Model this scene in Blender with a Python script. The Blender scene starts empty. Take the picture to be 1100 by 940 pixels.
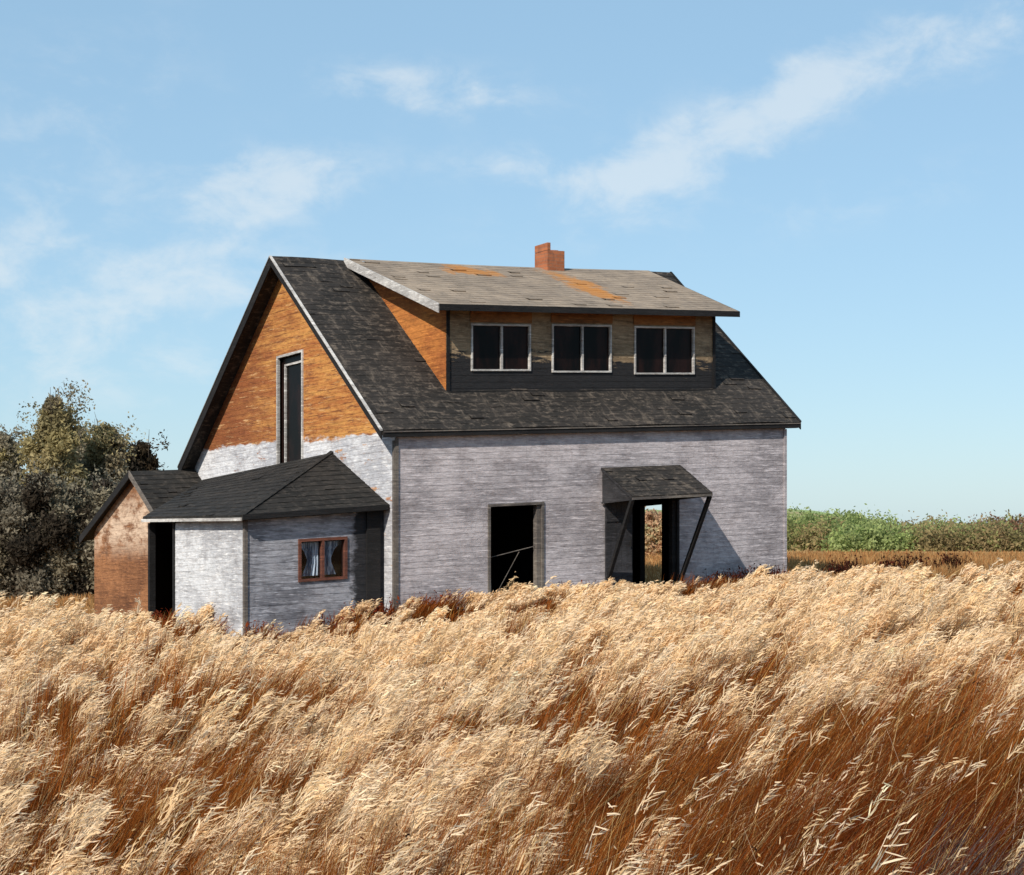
import bpy, math, random
import numpy as np
from mathutils import Vector, Matrix
R = math.radians
rng = np.random.default_rng(7)
random.seed(7)
S = bpy.context.scene
COL = S.collection

# ------------------------------------------------------------------ camera
F, TH, X0, Y0, EYE = 2028.06, 0.61019, -2.2411, 36.2607, 1.4636
L, W, HW, HR, K, KB = 10.17, 8.835, 3.5, 7.486, 0.0493, -0.0488
M_ = (HR - HW) / (W / 2)
CT, ST = math.cos(TH), math.sin(TH)
cd = bpy.data.cameras.new('camera'); cam = bpy.data.objects.new('camera', cd); COL.objects.link(cam)
cam.location = (0, 0, EYE); cam.rotation_euler = (R(90), 0, 0)
cd.sensor_width = 36; cd.lens = 36 * F / 1100; cd.shift_y = (575.7 - 470) / 1100
cd.clip_start = .1; cd.clip_end = 6000
S.camera = cam

# ------------------------------------------------------------------ node helpers
class NT:
    def __init__(s, tree): s.t = tree; s.n = tree.nodes; s.l = tree.links
    def new(s, ty, **kw):
        n = s.n.new(ty)
        for k, v in kw.items(): setattr(n, k, v)
        return n
    def put(s, sock, v):
        if hasattr(v, 'is_linked') or isinstance(v, bpy.types.NodeSocket): s.l.new(v, sock)
        else: sock.default_value = v
    def math(s, op, a, b=0.0, c=0.0, clamp=False):
        n = s.new('ShaderNodeMath', operation=op, use_clamp=clamp)
        s.put(n.inputs[0], a); s.put(n.inputs[1], b); s.put(n.inputs[2], c); return n.outputs[0]
    def mix(s, f, a, b, blend='MIX'):
        n = s.new('ShaderNodeMix', data_type='RGBA', blend_type=blend)
        s.put(n.inputs[0], f)
        for i, v in ((6, a), (7, b)): s.put(n.inputs[i], v if not isinstance(v, (tuple, list)) or len(v) == 4 else (*v, 1))
        return n.outputs[2]
    def co(s, kind='Object', scale=(1, 1, 1), loc=(0, 0, 0), rot=(0, 0, 0)):
        c = s.new('ShaderNodeTexCoord'); m = s.new('ShaderNodeMapping')
        s.l.new(c.outputs[kind], m.inputs[0]); m.inputs[1].default_value = loc; m.inputs[2].default_value = rot; m.inputs[3].default_value = scale
        return m.outputs[0]
    def noise(s, vec, scale=1, detail=5, rough=.6, dist=0.0):
        n = s.new('ShaderNodeTexNoise'); s.l.new(vec, n.inputs['Vector'])
        n.inputs['Scale'].default_value = scale; n.inputs['Detail'].default_value = detail
        n.inputs['Roughness'].default_value = rough; n.inputs['Distortion'].default_value = dist
        return n.outputs[0]
    def ramp(s, v, a, b, lo=0.0, hi=1.0):
        n = s.new('ShaderNodeMapRange', clamp=True); n.interpolation_type = 'SMOOTHSTEP'
        s.put(n.inputs[0], v); s.put(n.inputs[1], a); s.put(n.inputs[2], b); s.put(n.inputs[3], lo); s.put(n.inputs[4], hi)
        return n.outputs[0]
    def attr(s, name):
        n = s.new('ShaderNodeAttribute'); n.attribute_name = name; return n
    def xyz(s, kind='Object'):
        c = s.new('ShaderNodeTexCoord'); q = s.new('ShaderNodeSeparateXYZ'); s.l.new(c.outputs[kind], q.inputs[0]); return q.outputs
def material(name):
    m = bpy.data.materials.new(name); m.use_nodes = True
    t = NT(m.node_tree); b = m.node_tree.nodes['Principled BSDF']; b.inputs['Specular IOR Level'].default_value = .25
    return m, t, b
def bump(t, b, h, strength=.3, dist=.02):
    n = t.new('ShaderNodeBump'); n.inputs['Strength'].default_value = strength; n.inputs['Distance'].default_value = dist
    t.l.new(h, n.inputs['Height']); t.l.new(n.outputs[0], b.inputs['Normal'])

def paint_mat(name, base, dark, streak_dark=.35, board=.16, wood=(.16, .12, .09), wood_amt=.10, rough=.8, along=(1, 1), extra=None):
    """weathered painted boards: blotches, horizontal streaks, worn-through patches, tone per board"""
    m, t, b = material(name)
    ax, ay = along
    big = t.noise(t.co(scale=(.55, .55, .8)), 1.0, 6, .65)
    st = t.noise(t.co(scale=(.9, .9, 9)), 1.6, 7, .7, .3)
    fine = t.noise(t.co(scale=(3, 3, 16)), 3.0, 6, .75)
    c = t.mix(t.ramp(big, .41, .60), (*dark,), (*base,))
    c = t.mix(t.math('MULTIPLY', t.ramp(st, .47, .66), streak_dark), c, tuple(x * .45 for x in dark))
    c = t.mix(t.math('MULTIPLY', t.ramp(t.math('ADD', t.math('MULTIPLY', st, .5), t.math('MULTIPLY', fine, .5)), .56, .62), wood_amt * 6, clamp=True), c, wood)
    rnd = t.attr('rnd').outputs['Fac']
    c = t.mix(t.math('MULTIPLY', rnd, board * 1.2), c, tuple(x * .6 for x in dark))
    lightst = t.noise(t.co(scale=(1.2, 1.2, 14), loc=(5, 3, 9)), 2.2, 6, .7)
    c = t.mix(t.ramp(lightst, .52, .64, 0, .7), c, tuple(min(.8, x * 1.38) for x in base))
    if extra: c = extra(t, c)
    t.l.new(c, b.inputs['Base Color']); b.inputs['Roughness'].default_value = rough
    gr = t.noise(t.co(scale=(1, 1, 2.2)), 7, 6, .72)
    bl = t.noise(t.co(scale=(1, 1, 1.6), loc=(2, 9, 4)), 1.7, 7, .72)
    c = t.mix(t.ramp(bl, .50, .64, 0, .45), c, t.mix(1.0, c, (.58, .55, .54), 'MULTIPLY'))
    c2 = t.mix(t.ramp(gr, .42, .66, 0, .45), c, t.mix(1.0, c, (.50, .47, .46), 'MULTIPLY')); t.l.new(c2, b.inputs['Base Color'])
    bump(t, b, t.math('ADD', t.math('ADD', fine, st), gr), .6, .016)
    return m

def ex_gable(t, c):
    p = t.xyz(); n1 = t.noise(t.co(scale=(1, .9, 3)), 1.3, 6, .7); n2 = t.noise(t.co(scale=(1, .5, 5), loc=(3, 1, 2)), 1.2, 7, .72)
    n3 = t.noise(t.co(scale=(1, .8, 10), loc=(1, 7, 2)), 2.0, 6, .75)
    o = t.mix(t.ramp(n2, .38, .66), (.53, .265, .075), (.34, .12, .034))
    o = t.mix(t.math('MULTIPLY', t.ramp(t.math('ADD', p[1], t.math('MULTIPLY', t.math('SUBTRACT', n1, .5), 6.0)), 3.4, 7.0), .88), o, (.20, .062, .024))
    o = t.mix(t.ramp(n3, .50, .60, 0, .8), o, (.15, .05, .022))
    o = t.mix(t.ramp(t.noise(t.co(scale=(1, .7, 8), loc=(2, 2, 5)), 2.4, 6, .75), .57, .64, 0, .6), o, (.62, .40, .20))
    f = t.ramp(t.math('ADD', p[2], t.math('MULTIPLY', n1, .5)), 3.66, 3.73)
    patch = t.math('MULTIPLY', t.ramp(n1, .60, .64), .8)
    f = t.math('MAXIMUM', f, patch)
    return t.mix(f, c, o)
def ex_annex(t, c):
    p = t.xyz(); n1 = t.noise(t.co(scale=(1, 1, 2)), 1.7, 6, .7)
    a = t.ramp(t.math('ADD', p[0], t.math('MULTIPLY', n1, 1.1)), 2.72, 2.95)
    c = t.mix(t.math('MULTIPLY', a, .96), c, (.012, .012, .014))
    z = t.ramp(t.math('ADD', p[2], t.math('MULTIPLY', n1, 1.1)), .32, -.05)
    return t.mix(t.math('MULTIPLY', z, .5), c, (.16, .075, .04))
def ex_front(t, c):
    p = t.xyz(); n1 = t.noise(t.co(scale=(1.2, 1, 2.4), loc=(4, 0, 1)), 1.2, 6, .7)
    z = t.ramp(t.math('ADD', p[2], t.math('MULTIPLY', n1, .9)), .95, .35)
    c = t.mix(t.math('MULTIPLY', z, .45), c, (.13, .10, .10))
    run = t.noise(t.co(scale=(5, 1, .35), loc=(2, 0, 6)), 1.5, 5, .6)
    return t.mix(t.ramp(run, .6, .75, 0, .35), c, (.14, .13, .15))
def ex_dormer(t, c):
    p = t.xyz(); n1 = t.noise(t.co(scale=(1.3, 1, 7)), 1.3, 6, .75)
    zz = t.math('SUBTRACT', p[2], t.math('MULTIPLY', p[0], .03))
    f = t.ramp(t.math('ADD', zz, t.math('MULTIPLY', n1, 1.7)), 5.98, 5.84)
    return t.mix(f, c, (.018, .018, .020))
def ex_shed(t, c):
    p = t.xyz(); n1 = t.noise(t.co(scale=(1, 1, 2.2)), 1.4, 6, .7)
    h = t.ramp(t.math('ABSOLUTE', t.math('SUBTRACT', p[2], 1.75)), .95, .2)
    c = t.mix(t.math('MULTIPLY', h, t.ramp(n1, .36, .56)), c, (.56, .42, .31))
    return t.mix(t.ramp(t.noise(t.co(scale=(1, 1, 9)), 2, 6, .7), .55, .68, 0, .7), c, (.10, .035, .018))

M = {}
M['front'] = paint_mat('mauve_grey_paint', (0.4725, 0.4385, 0.4563), (0.2857, 0.2655, 0.282), .36, .05, (0.2176, 0.185, 0.1778), .07, extra=ex_front)
M['gable'] = paint_mat('white_and_orange_boards', (0.602, 0.6106, 0.6364), (0.387, 0.3956, 0.43), .35, .10, (0.215, 0.1032, 0.043), .09, extra=ex_gable)
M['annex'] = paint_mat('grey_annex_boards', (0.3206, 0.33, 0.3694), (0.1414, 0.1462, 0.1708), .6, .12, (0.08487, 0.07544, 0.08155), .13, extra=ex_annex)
M['annexw'] = paint_mat('white_annex_boards', (0.5808, 0.5984, 0.6248), (0.3696, 0.3784, 0.4048), .4, .16, (0.176, 0.1584, 0.1496), .08)
M['orange'] = paint_mat('orange_cheek_boards', (0.442, 0.17, 0.0425), (0.289, 0.0935, 0.0255), .4, .15, (0.1275, 0.068, 0.0255), .12)
M['dormer'] = paint_mat('tan_burnt_boards', (0.306, 0.2295, 0.1445), (0.2125, 0.153, 0.0935), .5, .2, (0.051, 0.0425, 0.03825), .15, extra=ex_dormer)
M['shed'] = paint_mat('rusty_shed_boards', (0.2873, 0.1296, 0.05669), (0.1658, 0.07052, 0.03128), .5, .12, (0.1105, 0.05185, 0.02932), .14, extra=ex_shed)
M['trimw'] = paint_mat('white_trim', (0.552, 0.5428, 0.5244), (0.3496, 0.3404, 0.3312), .3, .1, (0.1288, 0.1104, 0.1012), .12)
M['trimg'] = paint_mat('grey_brown_trim', (.17, .15, .13), (.09, .08, .075), .3, .15, (.05, .045, .04), .1)
M['trimd'] = paint_mat('black_trim', (0.016, 0.0152, 0.016), (0.0088, 0.0088, 0.0096), .3, .15, (0.04, 0.036, 0.032), .05)
M['header'] = paint_mat('orange_header', (0.289, 0.1275, 0.0425), (0.17, 0.0765, 0.02975), .3, .1, (0.085, 0.051, 0.0255), .1)
M['winred'] = paint_mat('red_brown_frame', (.15, .055, .035), (.085, .035, .026), .3, .1, (.05, .03, .02), .1)
M['darkdoor'] = paint_mat('charcoal_boards', (0.044, 0.044, 0.0496), (0.0224, 0.0224, 0.0256), .4, .3, (0.08, 0.072, 0.068), .08)

def roof_mat(name, base, dark, light, amt=.4, extra=None, rough=.85):
    m, t, b = material(name)
    n1 = t.noise(t.co(scale=(.8, .8, .8)), 1.2, 7, .7); n2 = t.noise(t.co(scale=(1.6, 3.5, 3.5)), 3.2, 7, .75)
    n3 = t.noise(t.co(), 14, 4, .7)
    rnd = t.attr('rnd').outputs['Fac']
    n4 = t.noise(t.co(scale=(3.2, 1, 1), loc=(7, 1, 0)), 1.5, 8, .78, .4)
    c = t.mix(t.ramp(n1, .36, .66), dark, base)
    c = t.mix(t.ramp(n4, .52, .70, 0, amt), c, light)
    c = t.mix(t.math('MULTIPLY', t.ramp(n2, .5, .66), amt), c, light)
    c = t.mix(t.math('MULTIPLY', rnd, .3), c, tuple(x * .5 for x in dark))
    if extra: c = extra(t, c)
    t.l.new(c, b.inputs['Base Color']); b.inputs['Roughness'].default_value = rough
    bump(t, b, t.math('ADD', n3, n2), .5, .015)
    return m
def ex_rust(t, c):
    n = t.noise(t.co(scale=(1.3, .8, .8)), 1.4, 7, .75)
    p = t.xyz()
    def spot(cx, cy, rx, ry):
        a = t.math('POWER', t.math('DIVIDE', t.math('SUBTRACT', p[0], cx), rx), 2.0); d = t.math('POWER', t.math('DIVIDE', t.math('SUBTRACT', p[1], cy), ry), 2.0)
        return t.math('SQRT', t.math('ADD', a, d))
    for (cx, cy, rx, ry) in ((6.55, 3.0, .36, 1.0), (6.3, 2.0, .28, .9), (4.15, 3.65, .55, .4)):
        f = t.ramp(t.math('ADD', spot(cx, cy, rx, ry), t.math('MULTIPLY', n, 5.0)), 4.0, 3.1)
        c = t.mix(t.math('MULTIPLY', f, .85), c, (.38, .16, .035))
    return c
M['roof'] = roof_mat('black_shingle', (0.0289, 0.02465, 0.0221), (0.0136, 0.01233, 0.01147), (0.1646, 0.1339, 0.1062), .62)
M['roof2'] = roof_mat('black_annex_shingle', (0.0208, 0.0188, 0.0168), (0.0096, 0.0092, 0.0088), (0.084, 0.07128, 0.06032), .5)
M['droof'] = roof_mat('brown_grey_shingle', (0.3024, 0.2394, 0.1806), (0.21, 0.168, 0.1302), (0.084, 0.07728, 0.0714), .55, ex_rust)

m, t, b = material('dark_interior')  # near-black colour stands in for the shade inside the rooms
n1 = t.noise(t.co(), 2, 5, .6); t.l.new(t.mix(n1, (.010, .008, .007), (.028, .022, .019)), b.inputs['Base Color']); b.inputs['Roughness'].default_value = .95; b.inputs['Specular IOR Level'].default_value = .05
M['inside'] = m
m, t, b = material('dark_glass')
t.l.new(t.mix(t.ramp(t.noise(t.co(scale=(2, 1, .6)), 1.3, 4, .6), .4, .65), (.003, .0025, .0025), (.016, .007, .006)), b.inputs['Base Color']); b.inputs['Roughness'].default_value = .3; b.inputs['Specular IOR Level'].default_value = .10
M['glass'] = m
m = bpy.data.materials.new('clear_glass'); m.use_nodes = True; t = NT(m.node_tree); t.n.remove(t.n['Principled BSDF'])
a = t.new('ShaderNodeBsdfTransparent'); a.inputs[0].default_value = (.72, .76, .80, 1); g = t.new('ShaderNodeBsdfGlossy'); g.inputs['Roughness'].default_value = .05
mx = t.new('ShaderNodeMixShader'); mx.inputs[0].default_value = .05; t.l.new(a.outputs[0], mx.inputs[1]); t.l.new(g.outputs[0], mx.inputs[2]); t.l.new(mx.outputs[0], t.n['Material Output'].inputs[0])
M['clear'] = m
m, t, b = material('pale_curtain')
t.l.new(t.mix(t.ramp(t.noise(t.co(scale=(18, 1, 1.2)), 1.2, 4, .6), .42, .6), (.10, .14, .20), (.62, .68, .76)), b.inputs['Base Color']); b.inputs['Roughness'].default_value = .9
M['curtain'] = m
m, t, b = material('chimney_brick')
br = t.new('ShaderNodeTexBrick'); t.l.new(t.co(scale=(1, 1, 1), rot=(R(90), 0, 0)), br.inputs[0])
br.inputs['Color1'].default_value = (.38, .135, .06, 1); br.inputs['Color2'].default_value = (.28, .092, .04, 1); br.inputs['Mortar'].default_value = (.24, .12, .075, 1)
br.inputs['Scale'].default_value = 1; br.inputs['Brick Width'].default_value = .21; br.inputs['Row Height'].default_value = .075; br.inputs['Mortar Size'].default_value = .008
c = t.mix(t.ramp(t.noise(t.co(), 7, 5, .7), .45, .7, 0, .6), br.outputs[0], (.13, .06, .04))
t.l.new(c, b.inputs['Base Color']); b.inputs['Roughness'].default_value = .9; bump(t, b, t.noise(t.co(), 25, 4, .7), .5, .01)
M['brick'] = m
m, t, b = material('soil')
t.l.new(t.mix(t.ramp(t.noise(t.co(), .8, 8, .7), .35, .65), (.07, .032, .014), (.17, .085, .03)), b.inputs['Base Color']); b.inputs['Roughness'].default_value = .95; b.inputs['Specular IOR Level'].default_value = .05
# distant dry field beyond the house
far = t.ramp(t.xyz()[1], 38, 48)
c = t.mix(t.ramp(t.noise(t.co(scale=(.25, .6, 1)), 1, 8, .72), .38, .62), (.40, .245, .105), (.31, .165, .065))
c = t.mix(far, t.mix(t.ramp(t.noise(t.co(), .8, 8, .7), .35, .65), (.06, .027, .012), (.15, .07, .026)), c)
t.l.new(c, b.inputs['Base Color']); bump(t, b, t.noise(t.co(), 6, 6, .7), .6, .08)
M['soil'] = m
m, t, b = material('far_hill')
c = t.mix(t.ramp(t.noise(t.co(scale=(.05, .05, .05)), 1, 7, .7), .42, .6), (.22, .30, .11), (.27, .20, .10))
t.l.new(c, b.inputs['Base Color']); b.inputs['Roughness'].default_value = .95; M['hill'] = m

def foliage_mat(name, transl=.35):
    m, t, b = material(name)
    a = t.attr('col'); t.l.new(a.outputs['Color'], b.inputs['Base Color']); b.inputs['Roughness'].default_value = .9; b.inputs['Specular IOR Level'].default_value = .02
    tr = t.new('ShaderNodeBsdfTranslucent'); t.l.new(a.outputs['Color'], tr.inputs[0])
    mx = t.new('ShaderNodeMixShader'); mx.inputs[0].default_value = transl
    t.l.new(b.outputs[0], mx.inputs[1]); t.l.new(tr.outputs[0], mx.inputs[2]); t.l.new(mx.outputs[0], t.n['Material Output'].inputs[0])
    return m
M['leaf'] = foliage_mat('foliage', .5); M['dry'] = foliage_mat('dry_straw', .45)
m, t, b = material('bark')
t.l.new(t.mix(t.ramp(t.noise(t.co(scale=(4, 4, 1)), 3, 6, .7), .35, .65), (.035, .028, .023), (.09, .075, .062)), b.inputs['Base Color']); b.inputs['Roughness'].default_value = .9
M['bark'] = m

# ------------------------------------------------------------------ mesh helpers
class MB:
    def __init__(s): s.v = []; s.f = []; s.r = []
    def face(s, pts, r=None):
        i = len(s.v); s.v += [tuple(p) for p in pts]; s.f.append(list(range(i, i + len(pts)))); s.r.append(random.random() if r is None else r)
    def hexa(s, P, r=None):
        """P: 8 points, bottom ring 0-3 then top ring 4-7"""
        i = len(s.v); s.v += [tuple(p) for p in P]; r = random.random() if r is None else r
        for q in ((3, 2, 1, 0), (4, 5, 6, 7), (0, 1, 5, 4), (1, 2, 6, 5), (2, 3, 7, 6), (3, 0, 4, 7)):
            s.f.append([i + k for k in q]); s.r.append(r)
    def box(s, a, b, fn=lambda *p: p, r=None):
        (x0, y0, z0), (x1, y1, z1) = a, b
        s.hexa([fn(*p) for p in ((x0, y0, z0), (x1, y0, z0), (x1, y1, z0), (x0, y1, z0), (x0, y0, z1), (x1, y0, z1), (x1, y1, z1), (x0, y1, z1))], r)
    def bar(s, p, q, w, d, up=(0, 0, 1), r=None):
        p, q = Vector(p), Vector(q); ax = (q - p).normalized(); sd = ax.cross(Vector(up)).normalized(); u = sd.cross(ax)
        c = [(-w / 2, -d / 2), (w / 2, -d / 2), (w / 2, d / 2), (-w / 2, d / 2)]
        s.hexa([p + sd * a + u * b for a, b in c] + [q + sd * a + u * b for a, b in c], r)
    def tube(s, pts, rad, n=7):
        i0 = len(s.v); prev = None
        for k, (p, r) in enumerate(zip(pts, rad)):
            p = Vector(p); d = (Vector(pts[min(k + 1, len(pts) - 1)]) - Vector(pts[max(k - 1, 0)])).normalized()
            a = d.cross(Vector((.3, 1, .1))).normalized(); b_ = d.cross(a)
            for j in range(n):
                an = 2 * math.pi * j / n; s.v.append(tuple(p + (a * math.cos(an) + b_ * math.sin(an)) * r))
        for k in range(len(pts) - 1):
            for j in range(n):
                s.f.append([i0 + k * n + j, i0 + k * n + (j + 1) % n, i0 + (k + 1) * n + (j + 1) % n, i0 + (k + 1) * n + j]); s.r.append(.5)
    def build(s, name, mat, parent=None, bevel=0):
        me = bpy.data.meshes.new(name); me.from_pydata(s.v, [], s.f); me.update()
        at = me.attributes.new('rnd', 'FLOAT', 'FACE'); at.data.foreach_set('value', np.array(s.r, dtype=np.float32))
        me.materials.append(mat)
        o = bpy.data.objects.new(name, me); COL.objects.link(o)
        if parent: o.parent = parent
        return o
def tag(o, label=None, cat=None, group=None, kind=None):
    for k, v in (('label', label), ('category', cat), ('group', group), ('kind', kind)):
        if v: o[k] = v
    return o
def empty(name, loc, rz=0):
    o = bpy.data.objects.new(name, None); COL.objects.link(o); o.location = loc; o.rotation_euler = (0, 0, rz); o.empty_display_size = .3; return o
def quads_mesh(name, V, colr, mat, nper=4, parent=None):
    """V: (n,4,3) quads, colr: (n,3) or (n,4,3) linear colours"""
    n = len(V); me = bpy.data.meshes.new(name)
    me.vertices.add(n * 4); me.vertices.foreach_set('co', V.reshape(-1).astype(np.float32))
    me.loops.add(n * 4); me.loops.foreach_set('vertex_index', np.arange(n * 4, dtype=np.int32))
    me.polygons.add(n); me.polygons.foreach_set('loop_start', np.arange(0, n * 4, 4, dtype=np.int32)); me.polygons.foreach_set('loop_total', np.full(n, 4, dtype=np.int32))
    me.update(calc_edges=True)
    if colr.ndim == 2: colr = np.repeat(colr[:, None, :], 4, axis=1)
    ca = me.color_attributes.new('col', 'FLOAT_COLOR', 'POINT')
    ca.data.foreach_set('color', np.concatenate([colr.reshape(-1, 3), np.ones((n * 4, 1))], 1).reshape(-1).astype(np.float32))
    me.materials.append(mat)
    o = bpy.data.objects.new(name, me); COL.objects.link(o)
    if parent: o.parent = parent
    return o
def H(s, t, z): return (s, t, z + K * s + KB * t)     # house frame: the old house sits racked on its sloping ground

def clad(mb, fmap, z0, z1, lo, hi, openings=(), h=.125, lip=.004, joint=3.2):
    """clapboards: overlapping courses cut round openings (ua,ub,za,zb); fmap(u,z,out)"""
    z = z0
    while z < z1 - 1e-4:
        zt = min(z + h * random.uniform(.88, 1.12), z1); cuts = sorted({z, zt} | {c for o in openings for c in (o[2], o[3]) if z < c < zt})
        js = []; u = lo(z) + random.uniform(.4, joint)
        while u < hi(z): js.append(u); u += random.uniform(.5 * joint, joint)
        rb = {}
        for a, b_ in zip(cuts[:-1], cuts[1:]):
            mid = (a + b_) / 2; us = [(lo(mid), hi(mid))]
            for (ua, ub, za, zb) in openings:
                if za < mid < zb:
                    us = [q for (p0, p1) in us for q in ((p0, min(p1, ua)), (max(p0, ub), p1)) if q[1] - q[0] > 1e-3]
            for (p0, p1) in us:
                cs = [p0] + [j for j in js if p0 + .05 < j < p1 - .05] + [p1]
                for c0, c1 in zip(cs[:-1], cs[1:]):
                    key = sum(j < (c0 + c1) / 2 for j in js); r = rb.setdefault(key, random.random() ** 2)
                    hh_ = zt - z; oa, ob = lip * (1 - (a - z) / hh_), lip * (1 - (b_ - z) / hh_)
                    g = .002
                    l0, l1 = (lo(a) if c0 == p0 and abs(c0 - lo(mid)) < 1e-6 else c0 + (g if c0 != p0 else 0)), (lo(b_) if c0 == p0 and abs(c0 - lo(mid)) < 1e-6 else c0 + (g if c0 != p0 else 0))
                    h0, h1 = (hi(a) if abs(c1 - hi(mid)) < 1e-6 else c1), (hi(b_) if abs(c1 - hi(mid)) < 1e-6 else c1)
                    if h0 - l0 < 1e-3 and h1 - l1 < 1e-3: continue
                    mb.face([fmap(l0, a, oa), fmap(h0, a, oa), fmap(h1, b_, ob), fmap(l1, b_, ob)], r)
                    if a == z: mb.face([fmap(l0, a, 0), fmap(h0, a, 0), fmap(h0, a, oa), fmap(l0, a, oa)], r)
        z = zt
def shingle(mb, P, nu, nv, lip=.012, jag=.012):
    """P(u,v) on [0,1]^2 -> point, with outward normal guess up; courses of shingles with butt edges, v from eave to ridge"""
    def pt(u, v, off):
        p = Vector(P(u, v)); e = 1e-3
        n = (Vector(P(min(u + e, 1), v)) - Vector(P(max(u - e, 0), v))).cross(Vector(P(u, min(v + e, 1))) - Vector(P(u, max(v - e, 0)))).normalized()
        if n.z < 0: n = -n
        return p + n * off
    for j in range(nv):
        v0, v1 = j / nv, (j + 1) / nv; off = random.random()
        us = [0.0]; u = (0.3 + .7 * off) / nu
        while u < 1 - .2 / nu: us.append(u); u += random.uniform(.75, 1.25) / nu
        us.append(1.0)
        for a, b_ in zip(us[:-1], us[1:]):
            jg = random.uniform(0, jag) / nv * 8 * (1 if j else 0); r = random.random() ** 2; l2 = lip * random.uniform(.7, 1.5) + (random.uniform(.008, .028) if random.random() < .045 else 0)
            va = max(0, v0 - jg)
            q = [pt(a, va, l2), pt(b_, va, l2), pt(b_, v1, .001), pt(a, v1, .001)]
            mb.face(q, r); mb.face([pt(a, va, 0), pt(b_, va, 0), q[1], q[0]], r)
def rect_frame(mb, fmap, ua, ub, za, zb, w, d0, d1, sides='LRTB'):
    """frame bars round an opening, from out=d0 to out=d1"""
    def bx(a0, a1, c0, c1):
        P = [fmap(*p) for p in ((a0, c0, d0), (a1, c0, d0), (a1, c0, d1), (a0, c0, d1), (a0, c1, d0), (a1, c1, d0), (a1, c1, d1), (a0, c1, d1))]
        mb.hexa(P)
    if 'L' in sides: bx(ua - w, ua, za, zb)
    if 'R' in sides: bx(ub, ub + w, za, zb)
    if 'T' in sides: bx(ua - w, ub + w, zb, zb + w)
    if 'B' in sides: bx(ua - w, ub + w, za - w, za)

# ------------------------------------------------------------------ farmhouse
house = tag(empty('farmhouse', (X0, Y0, 0), TH), 'abandoned one-and-a-half-storey grey and orange farmhouse with black roof and wide dormer', 'house')
OG, OE = .34, .10
fF = lambda u, z, o=0: H(u, -o, z)                # front wall
fG = lambda u, z, o=0: H(-o, u, z)                # left gable wall
fR = lambda u, z, o=0: H(L + o, u, z)             # far gable wall
fB = lambda u, z, o=0: H(u, W + o, z)             # back wall
D1 = (2.20, 3.46, -.8, 1.93); D2 = (5.80, 7.02, -.8, 1.97)
zroof = lambda t: HW + M_ * min(t, W - t)
b_ = MB(); clad(b_, fF, -.8, HW - .02, lambda z: 0, lambda z: L, [D1, D2]); b_.build('wall', M['front'], house)
GW = (3.70, 4.75, 3.22, 5.47)
gl = lambda z: max(0, (z - HW) / M_); gh = lambda z: W - max(0, (z - HW) / M_)
b_ = MB(); clad(b_, fG, -.8, HR - .03, gl, gh, [GW], .125); b_.build('wall', M['gable'], house)
RO = (4.14, 4.96, -.8, 1.93)
b_ = MB(); clad(b_, fR, -.8, HR - .03, gl, gh, [RO], .125); b_.build('wall', M['gable'], house)
b_ = MB(); clad(b_, fB, -.8, HW - .02, lambda z: 0, lambda z: L, [(2.2, 3.2, 1, 2.2)]); b_.build('wall', M['front'], house)
# inner skin, floor, ceiling; the rooms' darkness is put into their colour
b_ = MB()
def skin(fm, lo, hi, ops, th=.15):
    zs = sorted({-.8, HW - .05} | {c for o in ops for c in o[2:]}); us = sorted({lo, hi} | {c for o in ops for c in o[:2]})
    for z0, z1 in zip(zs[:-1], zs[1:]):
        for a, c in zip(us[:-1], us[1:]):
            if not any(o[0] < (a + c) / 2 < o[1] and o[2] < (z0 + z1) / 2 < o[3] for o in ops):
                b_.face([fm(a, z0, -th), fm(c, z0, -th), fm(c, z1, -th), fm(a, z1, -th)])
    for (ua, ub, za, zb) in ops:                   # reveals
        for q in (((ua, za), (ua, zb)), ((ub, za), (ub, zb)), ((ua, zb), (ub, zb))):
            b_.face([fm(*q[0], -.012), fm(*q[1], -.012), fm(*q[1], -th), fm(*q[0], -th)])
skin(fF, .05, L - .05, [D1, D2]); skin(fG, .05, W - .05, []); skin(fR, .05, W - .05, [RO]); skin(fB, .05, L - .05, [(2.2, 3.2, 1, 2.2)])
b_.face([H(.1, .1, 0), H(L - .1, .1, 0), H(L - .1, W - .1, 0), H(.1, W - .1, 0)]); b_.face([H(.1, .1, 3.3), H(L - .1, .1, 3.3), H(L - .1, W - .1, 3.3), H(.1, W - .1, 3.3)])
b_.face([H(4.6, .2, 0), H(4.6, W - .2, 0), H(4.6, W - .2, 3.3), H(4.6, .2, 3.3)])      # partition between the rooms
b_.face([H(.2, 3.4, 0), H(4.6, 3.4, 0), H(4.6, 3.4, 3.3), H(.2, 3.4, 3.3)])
b_.build('interior', M['inside'], house)
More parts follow.
